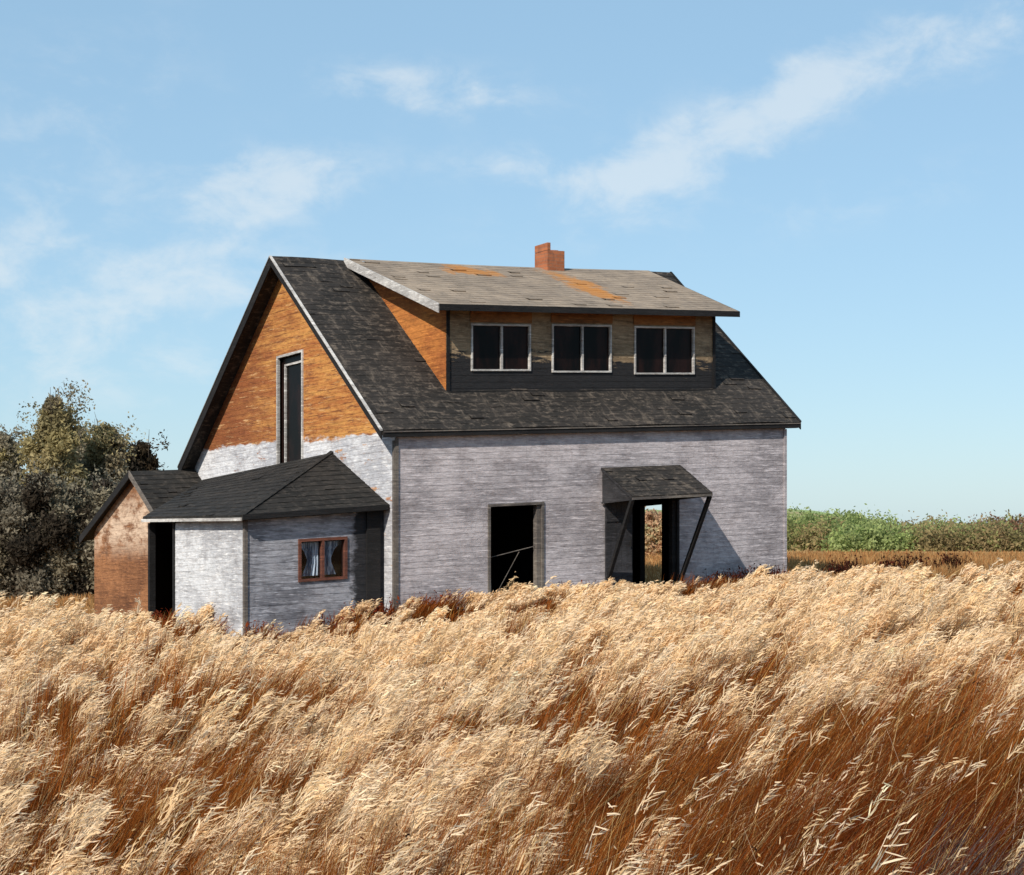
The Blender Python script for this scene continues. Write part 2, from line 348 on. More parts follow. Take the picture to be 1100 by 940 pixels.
# main roof
def slope(side):
    def P(u, v):
        s = -OG + u * (L + 2 * OG); t = -OE + v * (W / 2 + OE); z = HW + M_ * t + .075
        sag = -.05 * math.sin(math.pi * u) * v + .012 * math.sin(u * 23)
        return H(s, t if side == 0 else W - t, z + sag)
    return P
b_ = MB()
for side in (0, 1):
    shingle(b_, slope(side), 34, 34, .006)
    P = slope(side)
    for u0, u1 in ((0, .25), (.25, .5), (.5, .75), (.75, 1)):
        dn = Vector((0, 0, .10))
        q = [Vector(P(u, v)) for u, v in ((u0, 0), (u1, 0), (u1, 1), (u0, 1))]
        b_.face([p - dn for p in q], .4)                                 # underside
        b_.face([q[0], q[1], q[1] - dn, q[0] - dn], .6)
    for u in (0, 1):
        a, c = Vector(P(u, 0)), Vector(P(u, 1)); b_.face([a, c, c - dn, a - dn], .6)
for u0 in np.linspace(0, .96, 25):                                        # ridge caps
    a, c = Vector(slope(0)(u0, 1)), Vector(slope(0)(u0 + .045, 1)); off = Vector((0, 0, .018)); wv = Vector((0, .13, -.115)); w2 = Vector((0, -.13, -.115))
    b_.face([a + off, c + off, c + off + wv, a + off + wv]); b_.face([a + off, c + off, c + off + w2, a + off + w2])
b_.build('roof', M['roof'], house)
# soffit + barge boards on the left gable (dark on the back slope, pale thin edge on the front slope), far gable likewise
for s0, sg in ((-OG - .03, -1), (L + OG + .03, 1)):
    for side in (0, 1):
        t0, t1 = (-OE, W / 2) if side == 0 else (W + OE, W / 2)
        b_ = MB(); wid = .16 if side == 0 else .22
        for k in range(6):
            f0, f1 = k / 6, (k + 1) / 6; ta, tb = t0 + (t1 - t0) * f0, t0 + (t1 - t0) * f1
            za, zb = zroof(ta) + .07 if side == 0 else HW + M_ * (W - ta) + .07, zroof(tb) + .07
            if side == 0: za = HW + M_ * ta + .07
            P = [(s0 - .014, ta, za - wid), (s0 + .014, ta, za - wid), (s0 + .014, tb, zb - wid), (s0 - .014, tb, zb - wid),
                 (s0 - .014, ta, za), (s0 + .014, ta, za), (s0 + .014, tb, zb), (s0 - .014, tb, zb)]
            b_.hexa([H(*p) for p in P])
        b_.build('rake_board', M['trimd'], house)
        if side == 0 or True:
            b_ = MB(); n = 9
            for k in range(n):
                f0, f1 = k / n, (k + 1) / n; ta, tb = t0 + (t1 - t0) * f0, t0 + (t1 - t0) * f1
                g = lambda t_: HW + M_ * (t_ if side == 0 else W - t_)
                za, zb = g(ta) + .072, g(tb) + .072
                P = [(s0 - .028, ta, za), (s0 + .028, ta, za), (s0 + .028, tb, zb), (s0 - .028, tb, zb), (s0 - .028, ta, za + .03), (s0 + .028, ta, za + .03), (s0 + .028, tb, zb + .03), (s0 - .028, tb, zb + .03)]
                b_.hexa([H(*p) for p in P])
            b_.build('drip_edge', M['trimw' if side == 0 and sg < 0 else 'trimg' if sg < 0 else 'trimd'], house)
b_ = MB()                                                                    # eave fascia + ragged pale gutter edge
zf = HW - M_ * OE
for k in range(16):
    a, c = -OG + k * (L + 2 * OG) / 16, -OG + (k + 1) * (L + 2 * OG) / 16
    b_.box((a + .002, -OE - .03, zf - .055 + random.uniform(-.004, .004)), (c, -OE - .002, zf + .055), H)
b_.build('fascia', M['trimd'], house)
b_ = MB(); b_.bar(H(-OG, -OE - .04, zf + .045), H(L + OG, -OE - .04, zf + .045), .012, .022); b_.build('drip_edge', M['trimg'], house)
b_ = MB(); b_.face([H(-OG, -OE, zf - .05), H(L + OG, -OE, zf - .05), H(L + OG, .01, zf - .05), H(-OG, .01, zf - .05)]); b_.build('soffit', M['trimd'], house)
for (s_, w0, w1, mm) in ((0, -.018, .055, 'trimg'), (L, -.06, .018, 'front')):
    b_ = MB(); b_.box((s_ + w0, -.032, -.8), (s_ + w1, -.0085, HW - .16), H); b_.build('corner_board', M[mm], house)
b_ = MB(); b_.box((-.034, -.02, -.8), (-.0185, .06, HW - .2), H); b_.build('corner_board', M['trimg'], house)

# door openings
for (d, mt) in ((D1, 'trimg'), (D2, 'trimd')):
    b_ = MB(); rect_frame(b_, fF, d[0], d[1], d[2], d[3], .055, -.05, .030, 'LRT')
    for p0, p1 in ((d[1] - .10, d[1] - .002),):
        b_.hexa([fF(*p) for p in ((p0, d[2], -.14), (p1, d[2], -.14), (p1, d[2], -.02), (p0, d[2], -.02), (p0, d[3], -.14), (p1, d[3], -.14), (p1, d[3], -.02), (p0, d[3], -.02))])
    b_.build('door_frame', M[mt], house)
b_ = MB(); y = -.09
b_.bar(fF(2.22, .92, y), fF(3.38, 1.10, y), .014, .014); b_.bar(fF(2.30, .1, y), fF(2.24, .92, y), .014, .014); b_.bar(fF(2.30, .05, y + .03), fF(2.95, 1.0, y + .03), .009, .009)
b_.build('broken_rail', M['trimg'], house)
b_ = MB()
for k in range(5):
    u0 = 5.06 + k * .138; b_.box((u0, -.075, -.25), (u0 + .132, -.034, 2.02 - random.uniform(0, .03)), H)
b_.box((5.06, -.095, .35), (5.74, -.0755, .47), H); b_.box((5.06, -.095, 1.5), (5.74, -.0755, 1.62), H)
dr = b_.build('door', M['darkdoor'], house); dr['label'] = 'dark grey plank door folded back against the wall'
b_ = MB(); b_.box((5.67, -.135, .95), (5.70, -.0955, 1.1), H); b_.build('handle', M['trimd'], dr)
# awning
AW, AD, AZ0, AZ1 = (4.97, 7.10), 1.05, 2.60, 1.93
aw = lambda u, v: H(AW[0] + u * (AW[1] - AW[0]), -AD * (1 - v) - .02, AZ1 + v * (AZ0 - AZ1) + .03)
b_ = MB(); shingle(b_, aw, 9, 6, .008)
q = [Vector(aw(*p)) for p in ((0, 0), (1, 0), (1, 1), (0, 1))]; dn = Vector((0, 0, .045)); b_.face([p - dn for p in q], .5)
for i in range(4): b_.face([q[i], q[(i + 1) % 4], q[(i + 1) % 4] - dn, q[i] - dn], .5)
awn = b_.build('awning', M['roof'], house); awn['label'] = 'small black shingled awning over the right doorway'
for u in (AW[0] + .02, AW[1] - .05):
    b_ = MB(); P = [(u, -.036, AZ0), (u, -AD, AZ1), (u, -.036, AZ1 - .02)]
    b_.face([H(*p) for p in P]); b_.face([H(p[0] + .02, p[1], p[2]) for p in P]); b_.bar(H(u - .012, -.03, AZ0), H(u - .012, -AD, AZ1), .03, .045); b_.bar(H(u - .006, -.03, AZ1 - .03), H(u - .006, -AD, AZ1 - .02), .03, .035)
    b_.build('side_board', M['darkdoor'], awn)
b_ = MB(); b_.bar(H(AW[0], -AD - .01, AZ1 - .01), H(AW[1], -AD - .01, AZ1 - .01), .03, .05); b_.build('front_rail', M['trimg'], awn)
for (u0, u1, zz) in ((4.99, 5.13, .30), (7.06, 7.03, .05)):
    b_ = MB(); b_.bar(H(u0, -AD + .02, AZ1 - .03), H(u1, -.05, zz), .075, .075); b_.build('brace', M['trimd'], awn)
# gable window
wn = MB(); ua, ub, za, zb = GW
rect_frame(wn, fG, ua, ub, za, zb, .05, -.03, .032, 'LRTB')
g_ = wn.build('window', M['trimw'], house); g_['label'] = 'tall narrow attic window with white frame and black glass'
b_ = MB(); rect_frame(b_, fG, ua + .02, ub - .24, za, zb - .20, .045, -.07, -.03, 'RT'); b_.build('sash', M['trimw'], g_)
b_ = MB(); b_.face([fG(ua, za, -.075), fG(ub, za, -.075), fG(ub, zb, -.075), fG(ua, zb, -.075)]); b_.build('pane', M['glass'], g_)
# dormer
DT, DS0, DS1, DZ0, DZ1 = .86, 1.72, 8.84, 4.24, 6.12
fD = lambda u, z, o=0: H(u, DT - o, z)
wins = [(2.35, 3.76, 4.77, 5.66), (4.38, 5.88, 4.74, 5.68), (6.58, 8.20, 4.70, 5.67)]
b_ = MB(); clad(b_, fD, DZ0, DZ1, lambda z: DS0, lambda z: DS1, wins, .13, .004); b_.build('dormer_wall', M['dormer'], house)
b_ = MB()
for s_ in (DS0, DS1 - .07): b_.box((s_, DT - .032, DZ0), (s_ + .07, DT - .014, DZ1 - .03), H)
b_.box((DS0 + .08, DT - .05, DZ0 - .02), (DS1 - .08, DT - .016, DZ0 + .09), H)
b_.build('corner_board', M['trimd'], house)
for (ua, ub, za, zb) in wins:
    b_ = MB(); b_.box((ua - .06, DT - .03, zb + .07), (ub + .06, DT - .016, zb + .30), H); b_.build('header_board', M['header'], house)
    b_ = MB(); rect_frame(b_, fD, ua, ub, za, zb, .036, -.05, .032)
    mu = (ua + ub) / 2 + .02; b_.hexa([fD(*p) for p in ((mu - .022, za, -.05), (mu + .022, za, -.05), (mu + .022, za, .02), (mu - .022, za, .02), (mu - .022, zb, -.05), (mu + .022, zb, -.05), (mu + .022, zb, .02), (mu - .022, zb, .02))])
    w_ = b_.build('window', M['trimw'], house)
    b_ = MB()
    for a, c in ((ua, mu), (mu, ub)): b_.face([fD(a, za, -.03), fD(c, za, -.03), fD(c, zb, -.03), fD(a, zb, -.03)])
    b_.build('pane', M['glass'], w_)
def dz(t): return 7.555 - (4.38 - t) * .398                     # dormer roof height
for s_, sg in ((DS0, -1), (DS1, 1)):                               # cheeks: boards laid between main roof and dormer roof
    b_ = MB()
    clad(b_, lambda u, z, o=0: H(s_ + sg * o, u, z), DZ0 - .15, 7.3, lambda z: max(DT, 4.38 - (7.555 - z) / .398 + .06), lambda z: max(DT, (z - HW) / M_), (), .13, .004)
    b_.build('dormer_cheek', M['orange'], house)
DTE = .42
dp = lambda u, v: H((1.27 + .14 * v) * (1 - u) + (9.17 + .62 * v) * u, DTE + v * (4.38 - DTE), dz(DTE + v * (4.38 - DTE)) + .03 - .035 * math.sin(math.pi * u) * v)
b_ = MB(); shingle(b_, dp, 27, 21, .006)
dn = Vector((0, 0, .09)); q = [Vector(dp(*p)) for p in ((0, 0), (1, 0), (1, 1), (0, 1))]; b_.face([p - dn for p in q], .5)
b_.build('dormer_roof', M['droof'], house)
b_ = MB()
for k in range(8):
    a, c = Vector(dp(k / 8, 0)), Vector(dp((k + 1) / 8, 0)); o_ = Vector((0, -.028, 0)); dn = Vector((0, 0, .125))
    b_.hexa([a - dn + Vector((.003, 0, 0)), c - dn, c - dn + o_, a - dn + o_ + Vector((.003, 0, 0)), a, c, c + o_, a + o_])
a, c = Vector(dp(1, 0)), Vector(dp(1, 1)); b_.hexa([a - dn, c - dn * .7, c - dn * .7 + Vector((.03, 0, 0)), a - dn + Vector((.03, 0, 0)), a, c, c + Vector((.03, 0, 0)), a + Vector((.03, 0, 0))])
b_.build('fascia', M['trimd'], house)
b_ = MB()
for k in range(5):
    a, c = Vector(dp(0, k / 5)), Vector(dp(0, (k + 1) / 5)); o_ = Vector((-.03, 0, 0)); dn = Vector((0, 0, .17)); up = Vector((0, 0, .015))
    b_.hexa([a - dn, c - dn, c - dn + o_, a - dn + o_, a + up, c + up, c + up + o_, a + up + o_])
b_.build('rake_board', M['trimw'], house)
# chimney with a broken top course
b_ = MB(); b_.box((6.56, 4.06, 7.0), (7.06, 4.56, 7.90), H); b_.box((6.56, 4.06, 7.902), (6.66, 4.56, 8.08), H); b_.box((6.662, 4.30, 7.902), (7.06, 4.56, 7.96), H)
ch = b_.build('chimney', M['brick'], house)
bv = ch.modifiers.new('bevel', 'BEVEL'); bv.width = .012; bv.segments = 2

# ------------------------------------------------------------------ lean-to annex
ann = tag(empty('lean_to', H(-3.0, .4, 0) and (X0 - 3 * CT - .4 * ST, Y0 - 3 * ST + .4 * CT, 0), TH), 'low grey annex with black hipped roof and curtained window against the orange gable wall', 'annex')
AO = Vector((-3.0, .4, 0))
def A(s, t, z): p = H(s, t, z); return (p[0] + 3.0, p[1] - .4, p[2])
AS, AT = -3.0, .4
E0, E1, R0, R1 = (-3.16, .20, 2.0), (-3.16, 4.62, 2.22), (-.02, 2.44, 3.27), (-.02, 8.35, 3.16); EF = (.0, .20, 2.06)
fA = lambda u, z, o=0: A(u, AT - o, z)
fL = lambda u, z, o=0: A(AS - o, u, z)
AWN = (-1.84, -.90, .76, 1.46)
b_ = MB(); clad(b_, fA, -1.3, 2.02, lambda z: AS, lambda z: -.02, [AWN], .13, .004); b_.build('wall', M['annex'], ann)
PO = (3.50, 4.58, -1.4, 2.06)
b_ = MB(); clad(b_, fL, -1.3, 2.03, lambda z: AT, lambda z: 4.62, [PO], .13, .004); b_.build('wall', M['annexw'], ann)
b_ = MB(); d0, d1 = Vector((AS, 4.62)), Vector((-.03, 8.3)); dd = (d1 - d0).normalized()
def fDg(u, z, o=0):
    p = d0 + dd * u; return A(p.x - dd.y * o, p.y + dd.x * o, z)
clad(b_, fDg, -1.3, 2.15, lambda z: 0, lambda z: (d1 - d0).length, (), .13, .004); b_.build('wall', M['shed'], ann)
b_ = MB()
for P in ([(AS + .12, .5), (-.05, .5)], [(AS + .12, .5), (AS + .12, 3.50)]):
    (a, c), (e, g) = P
    if P[1][0] == -.05:
        for (u0, u1, z0, z1) in ((AS + .12, AWN[0], -1.3, 2.0), (AWN[1], -.05, -1.3, 2.0), (AWN[0], AWN[1], -1.3, AWN[2]), (AWN[0], AWN[1], AWN[3], 2.0)):
            b_.face([A(u0, .5, z0), A(u1, .5, z0), A(u1, .5, z1), A(u0, .5, z1)])
    else: b_.face([A(a, c, -1.3), A(e, g, -1.3), A(e, g, 2.0), A(a, c, 2.0)])
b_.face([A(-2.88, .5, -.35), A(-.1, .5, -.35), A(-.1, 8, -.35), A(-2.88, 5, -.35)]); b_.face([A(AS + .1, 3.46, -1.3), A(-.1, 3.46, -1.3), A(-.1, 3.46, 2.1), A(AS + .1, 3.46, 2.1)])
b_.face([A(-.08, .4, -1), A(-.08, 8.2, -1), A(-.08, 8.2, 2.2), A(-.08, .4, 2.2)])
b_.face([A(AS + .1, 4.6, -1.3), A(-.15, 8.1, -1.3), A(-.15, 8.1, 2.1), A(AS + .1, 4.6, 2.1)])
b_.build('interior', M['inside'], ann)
def bil(p00, p10, p01, p11):
    p00, p10, p01, p11 = map(Vector, (p00, p10, p01, p11))
    return lambda u, v: A(*((p00 * (1 - u) + p10 * u) * (1 - v) + (p01 * (1 - u) + p11 * u) * v))
b_ = MB(); shingle(b_, bil(E0, E1, R0, R1), 16, 15, .010)
shingle(b_, bil(E0, EF, (R0[0] - .03, R0[1] - .01, R0[2]), (R0[0], R0[1], R0[2])), 11, 12, .010)
dn = .09
for tri in ((E0, E1, R1), (E0, R1, R0), (E0, EF, R0)): b_.face([A(p[0], p[1], p[2] - dn) for p in tri], .5)
for e0, e1 in ((E0, E1), (E0, EF), (E1, R1)): b_.face([A(*e0), A(*e1), A(e1[0], e1[1], e1[2] - dn), A(e0[0], e0[1], e0[2] - dn)], .5)
b_.build('roof', M['roof2'], ann)
b_ = MB()
for k in range(14):                                                        # hip cap shingles
    p, q_ = Vector(E0).lerp(Vector(R0), k / 14), Vector(E0).lerp(Vector(R0), (k + 1.15) / 14)
    b_.bar(Vector(A(*p)) + Vector((0, 0, .012)), Vector(A(*q_)) + Vector((0, 0, .022)), .10, .012)
b_.build('hip_cap', M['roof2'], ann)
b_ = MB(); o_ = .02
b_.bar(A(E0[0] - o_, E0[1], E0[2] - .065), A(E1[0] - o_, E1[1], E1[2] - .065), .03, .06); b_.build('fascia', M['trimw'], ann)
b_ = MB(); b_.bar(A(E0[0], E0[1] - o_, E0[2] - .03), A(EF[0] - .05, EF[1] - o_, EF[2] - .03), .03, .10); b_.build('fascia', M['trimd'], ann)
b_ = MB(); b_.box((AS - .018, AT - .03, -1.3), (AS + .04, AT - .013, 1.98), A); b_.box((AS - .032, AT - .03, -1.3), (AS - .0185, AT + .04, 1.98), A); b_.build('corner_board', M['trimg'], ann)
b_ = MB(); b_.box((AS - .03, 3.42, -1.3), (AS + .1, 3.49, 2.06), A); b_.box((AS - .03, 4.58, -1.3), (AS + .1, 4.66, 2.1), A); b_.build('door_frame', M['trimd'], ann)
b_ = MB(); b_.box((-.42, AT - .05, -1.3), (-.12, AT - .0165, 1.97), A); bb = b_.build('corner_board', M['trimd'], ann)
b_ = MB(); rect_frame(b_, fA, *AWN, .055, -.06, .035)
mu = (AWN[0] + AWN[1]) / 2; b_.hexa([fA(*p) for p in ((mu - .028, AWN[2], -.06), (mu + .028, AWN[2], -.06), (mu + .028, AWN[2], .03), (mu - .028, AWN[2], .03), (mu - .028, AWN[3], -.06), (mu + .028, AWN[3], -.06), (mu + .028, AWN[3], .03), (mu - .028, AWN[3], .03))])
w_ = b_.build('window', M['winred'], ann); w_['label'] = 'small red-brown framed window with pale curtains'
b_ = MB(); b_.face([fA(AWN[0], AWN[2], -.04), fA(AWN[1], AWN[2], -.04), fA(AWN[1], AWN[3], -.04), fA(AWN[0], AWN[3], -.04)]); b_.build('pane', M['clear'], w_)
for side in (0, 1):                                                          # curtains: pleated, drawn open towards the middle top
    b_ = MB(); n, mz = 22, 8; a0, a1 = (AWN[0] + .02, mu - .01) if side == 0 else (mu + .01, AWN[1] - .02)
    def cp(i, j):
        v = j / mz; f = i / n; tie = .62 + .38 * abs(v - .35) ** .8
        wd = (a1 - a0) * (.95 if v > .8 else .55 + .35 * (abs(v - .45) / .55)); x = (a1 - wd + f * wd) if side == 0 else (a0 + f * wd)
        return fA(x, AWN[2] + .05 + v * (AWN[3] - AWN[2] - .07), -.13 + .022 * math.sin(f * 30) * (1 - .3 * v))
    for i in range(n):
        for j in range(mz): b_.face([cp(i, j), cp(i + 1, j), cp(i + 1, j + 1), cp(i, j + 1)])
    b_.build('curtain', M['curtain'], w_)

# ------------------------------------------------------------------ shed behind the annex
sh = tag(empty('shed', (X0 - 1.47 * CT - 8.8 * ST, Y0 - 1.47 * ST + 8.8 * CT, 0), TH), 'small rusty brown shed with black gabled roof at the far left end of the farmhouse', 'shed')
def Z(s, t, z): p = H(s, t, z); return (p[0] + 1.47, p[1] - 8.8, p[2])
SS0, SS1, TL, TR, TP, ZP = -1.47, 2.6, 11.2, 7.3, 8.8, 3.38
zl, zr = 2.20, 2.25
fS = lambda u, z, o=0: Z(SS0 - o, u, z)
b_ = MB()
clad(b_, fS, -1.2, ZP - .06, lambda z: TR if z < zr else TR + (z - zr) * (TP - TR) / (ZP - zr), lambda z: TL if z < zl else TL - (z - zl) * (TL - TP) / (ZP - zl), (), .13, .004)
b_.build('wall', M['shed'], sh)
b_ = MB(); clad(b_, lambda u, z, o=0: Z(u, TL + o, z), -1.2, zl, lambda z: SS0, lambda z: SS1, (), .13, .004); b_.build('wall', M['shed'], sh)
b_ = MB(); clad(b_, lambda u, z, o=0: Z(SS1 + o, u, z), -1.2, zl + .6, lambda z: 8.9, lambda z: TL, (), .13, .004); b_.build('wall', M['shed'], sh)
b_ = MB()
sl = lambda u, v: Z(SS0 - .16 + u * (SS1 - SS0 + .3), 11.68 + v * (TP - 11.68), 2.04 + v * (ZP - 2.04) + .05)
sr = lambda u, v: Z(SS0 - .16 + u * 1.6, 7.0 + v * (TP - 7.0), 2.03 + v * (ZP - 2.03) + .05)
for fn in (sl, sr):
    shingle(b_, fn, 9, 12, .010); q = [Vector(fn(*p)) for p in ((0, 0), (1, 0), (1, 1), (0, 1))]; dn = Vector((0, 0, .09))
    b_.face([p - dn for p in q], .5); b_.face([q[0], q[1], q[1] - dn, q[0] - dn], .5)
b_.build('roof', M['roof2'], sh)
for fn, mt, wd in ((sl, 'trimd', .17), (sr, 'trimg', .13)):
    b_ = MB(); a, c = Vector(fn(0, 0)), Vector(fn(0, 1)); o_ = Vector((-.025, 0, 0)); dn = Vector((0, 0, wd)); up = Vector((0, 0, .012))
    b_.hexa([a - dn, c - dn, c - dn + o_, a - dn + o_, a + up, c + up, c + up + o_, a + up + o_]); b_.build('rake_board', M[mt], sh)

# ------------------------------------------------------------------ ground
def sstep(x, a, b):
    f = np.clip((x - a) / (b - a), 0, 1); return f * f * (3 - 2 * f)
def vnoise(x, y, seed=0):
    def hsh(i, j): 
        n = np.sin(i * 127.1 + j * 311.7 + seed * 74.7) * 43758.5453; return n - np.floor(n)
    i, j = np.floor(x), np.floor(y); fx, fy = x - i, y - j; fx = fx * fx * (3 - 2 * fx); fy = fy * fy * (3 - 2 * fy)
    return (hsh(i, j) * (1 - fx) + hsh(i + 1, j) * fx) * (1 - fy) + (hsh(i, j + 1) * (1 - fx) + hsh(i + 1, j + 1) * fx) * fy
def fbm(x, y, seed=0, o=4):
    r = 0; a = .5; s = 0
    for k in range(o): r = r + a * vnoise(x * 2 ** k, y * 2 ** k, seed + k * 13); s += a; a *= .55
    return r / s
def gz(X, Y):
    X = np.asarray(X, float); Y = np.asarray(Y, float)
    s = (X - X0) * CT + (Y - Y0) * ST; t = -(X - X0) * ST + (Y - Y0) * CT
    plane = K * np.clip(s, -7, 13) + KB * np.clip(t, -3, 10)
    far = np.clip(.28 + .055 * X, -.55, .66)
    near = plane - .50 - .85 * (1 - sstep(Y, 9.5, 25)) - .42 * np.exp(-((X + 3.4) / 2.4) ** 2) * sstep(Y, 17, 25) + .30 * np.exp(-((X + 8.2) / 1.6) ** 2) * sstep(Y, 20, 27)
    near = near - .20 * sstep(X, 5.2, 7.5) * sstep(Y, 17, 26)
    near = near + .20 * np.exp(-((X - 4.6) / 2.2) ** 2) * sstep(Y, 15, 28)
    z = near * (1 - sstep(Y, 32, 37)) + (plane - .12) * sstep(Y, 32, 37)
    z = z * (1 - sstep(Y, 42, 52)) + far * sstep(Y, 42, 52)
    z = z - .25 * sstep(np.abs(X), 30, 200)
    return z + .16 * (fbm(X * .35, Y * .35, 3) - .5)
def grid(xs, ys, fn, name, mat, kind='structure'):
    X, Y = np.meshgrid(xs, ys); Zz = fn(X, Y); nx, ny = len(xs), len(ys)
    V = np.stack([X, Y, Zz], -1).reshape(-1, 3); i = np.arange(nx * ny).reshape(ny, nx)
    Fc = np.stack([i[:-1, :-1], i[:-1, 1:], i[1:, 1:], i[1:, :-1]], -1).reshape(-1, 4)
    me = bpy.data.meshes.new(name); me.from_pydata(V.tolist(), [], Fc.tolist()); me.update(); me.polygons.foreach_set('use_smooth', [True] * len(me.polygons))
    me.materials.append(mat); o = bpy.data.objects.new(name, me); COL.objects.link(o); o['kind'] = kind; return o
xs = np.unique(np.concatenate([np.linspace(-16, 18, 120), np.linspace(-60, 60, 60), np.array([-3000, -1200, -500, -200, -110, 110, 200, 500, 1200, 3000.])]))
ys = np.unique(np.concatenate([np.linspace(-4, 50, 160), np.linspace(50, 120, 36), np.array([-600, -150, -40, -12, 160, 260, 500, 1000, 2000, 4000.])]))
grid(xs, ys, gz, 'ground', M['soil'])
def hz(X, Y):
    pr = np.interp(X, [-200, -30, 0, 22, 27, 31, 40, 70, 240], [5.0, 3.5, 3.6, 3.6, 3.0, 2.2, 2.3, 3.0, 4.5])
    return -.6 + (pr + .6) * sstep(Y, 104, 150) + 1.0 * (fbm(X * .12, Y * .05, 9) - .5) * sstep(Y, 110, 150)
grid(np.linspace(-200, 240, 220), np.linspace(100, 300, 60), hz, 'hills', M['hill'])

# ------------------------------------------------------------------ dry grass field (one uncountable mass)
def blades(n, x, y, h, lean, leanang, w, col0, col1, seg=3, bend=1.6, zoff=0.0, face=None):
    """ribbons; lean = tip offset / height, along world angle leanang; returns quads and colours"""
    z = gz(x, y) + zoff
    ang = rng.uniform(0, math.pi, n) if face is None else face
    wx, wy = np.cos(ang) * w / 2, np.sin(ang) * w / 2
    Q, Cc = [], []; prev = None
    for k in range(seg + 1):
        f = k / seg
        off = lean * h * f ** bend
        px = x + np.cos(leanang) * off; py = y + np.sin(leanang) * off; pz = z + h * (f - .18 * np.minimum(np.abs(lean), 1.2) * f * f)
        ww = (1 - .85 * f ** 2)
        l = np.stack([px - wx * ww, py - wy * ww, pz], -1); r = np.stack([px + wx * ww, py + wy * ww, pz], -1)
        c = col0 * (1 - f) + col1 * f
        if prev is not None:
            Q.append(np.stack([prev[0], prev[1], r, l], 1)); Cc.append(np.stack([prev[2], prev[2], c, c], 1))
        prev = (l, r, c)
    tip = np.stack([px, py, pz], -1)
    return np.concatenate(Q), np.concatenate(Cc), tip
def sample(n, y0, y1, pw=1.0, m=.32):
    """points over the field, denser near (pw>0 shifts towards the near end)"""
    u = rng.random(n); y = y0 + (y1 - y0) * u ** pw
    x = (rng.random(n) * 2 - 1) * (m * y + 1.5)
    return x, y
def inside_house(x, y, mrg=.0):
    s = (x - X0) * CT + (y - Y0) * ST; t = -(x - X0) * ST + (y - Y0) * CT
    a = (s > -mrg) & (s < L + mrg) & (t > -mrg) & (t < W + mrg)
    b = (s > -3 - mrg) & (s <= 0) & (t > .4 - mrg) & (t < 8.5)
    c = (s > -1.5 - mrg) & (s < 2.7) & (t > 7) & (t < 11.3)
    return a | b | c
def pick(n, cols, jit=.12):
    cols = np.array(cols); c = cols[rng.integers(0, len(cols), n)]
    return c * (1 + rng.normal(0, jit, (n, 1)))
CREAM = [(.86, .665, .44), (.83, .62, .385), (.88, .70, .49), (.78, .56, .32)]
STRAW = [(.62, .42, .18), (.52, .32, .11), (.70, .50, .25)]
RUST = [(.24, .072, .015), (.17, .044, .011), (.31, .11, .02), (.09, .024, .010), (.26, .078, .014)]
def creamness(x, y):
    """1 where pale seed heads dominate, 0 where the rust coloured growth does"""
    big = fbm(x * .55 + 3, y * .30, 21); sm = fbm(x * 1.6, y * .8, 31)
    base = sstep(y, 10.2, 15.5) * .85 + .22 - .055 * (x - 0) * (1 - sstep(y, 12, 20))
    return np.clip(base + 1.5 * (big - .5) + .9 * (sm - .5), 0, 1)
QS, CS = [], []
def put(r): QS.append(r[0]); CS.append(r[1]); return r[2]
# rust coloured understory
n = 110000; x, y = sample(n, 7.5, 37, 1.5); ok = ~inside_house(x, y, .05); x, y = x[ok], y[ok]; n = len(x)
h = rng.uniform(.18, .5, n) * (1 - .55 * sstep(y, 26, 35)); w = np.maximum(.008, y / F * 1.1) * rng.uniform(.8, 1.8, n)
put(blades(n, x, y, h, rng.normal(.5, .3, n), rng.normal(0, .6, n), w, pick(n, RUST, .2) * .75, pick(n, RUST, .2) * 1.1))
# tussocks: pale plumed ones and rust stemmed ones, in drifts that run away to the right
nt = 5600; tx, ty = sample(nt, 7.6, 37, 1.45); ok = ~inside_house(tx, ty, .12); tx, ty = tx[ok], ty[ok]; nt = len(tx)
drift = fbm((tx - .45 * ty) * .85, ty * .34 + tx * .1, 21, 4) - .5
patch = fbm(tx * .35 + 9, ty * .28, 57, 3) - .5
fade = sstep(ty, 12.6 + np.clip(.6 * tx, -1.2, 2.4), 18.0 + np.clip(.9 * tx, -2.6, 3.6))      # the front of the field is the rust growth
fine_ = fbm((tx - .4 * ty) * 2.4, ty * .9, 91, 3) - .5
amp = .30 + .70 * fade
pc = np.clip(-.20 + .30 * sstep(-tx, .2, 1.8) * (1 - fade) - .40 * sstep(tx, -.2, 1.4) * (1 - fade) + .56 * fade + .42 * sstep(ty, 20, 28) + amp * (4.2 * drift + 2.4 * fine_ + 1.3 * patch) + .40 * np.exp(-((tx + .7) / .7) ** 2) * (1 - fade), 0.012, .985)
cream = rng.random(nt) < pc
size = np.where(cream, .90, 1.14) * rng.uniform(.75, 1.25, nt) * (.72 + .62 * fbm(tx * .9, ty * .6, 77, 3))
tl = np.clip(rng.normal(.56, .2, nt) - .5 * np.exp(-((tx + .9) / 1.3) ** 2) * (1 - sstep(ty, 11, 14)) - .25 * sstep(-tx, 2, 5), .05, 1.3)
ta = rng.normal(-.05, .3, nt)
hh = .92 * size * (1 - .55 * sstep(ty, 25, 34))
def spread(idx, sig):
    x = tx[idx] + rng.normal(0, sig, len(idx)); y = ty[idx] + rng.normal(0, sig, len(idx)); ok = ~inside_house(x, y, .04); return idx[ok], x[ok], y[ok], int(ok.sum())
ci, ri = np.where(cream)[0], np.where(~cream)[0]
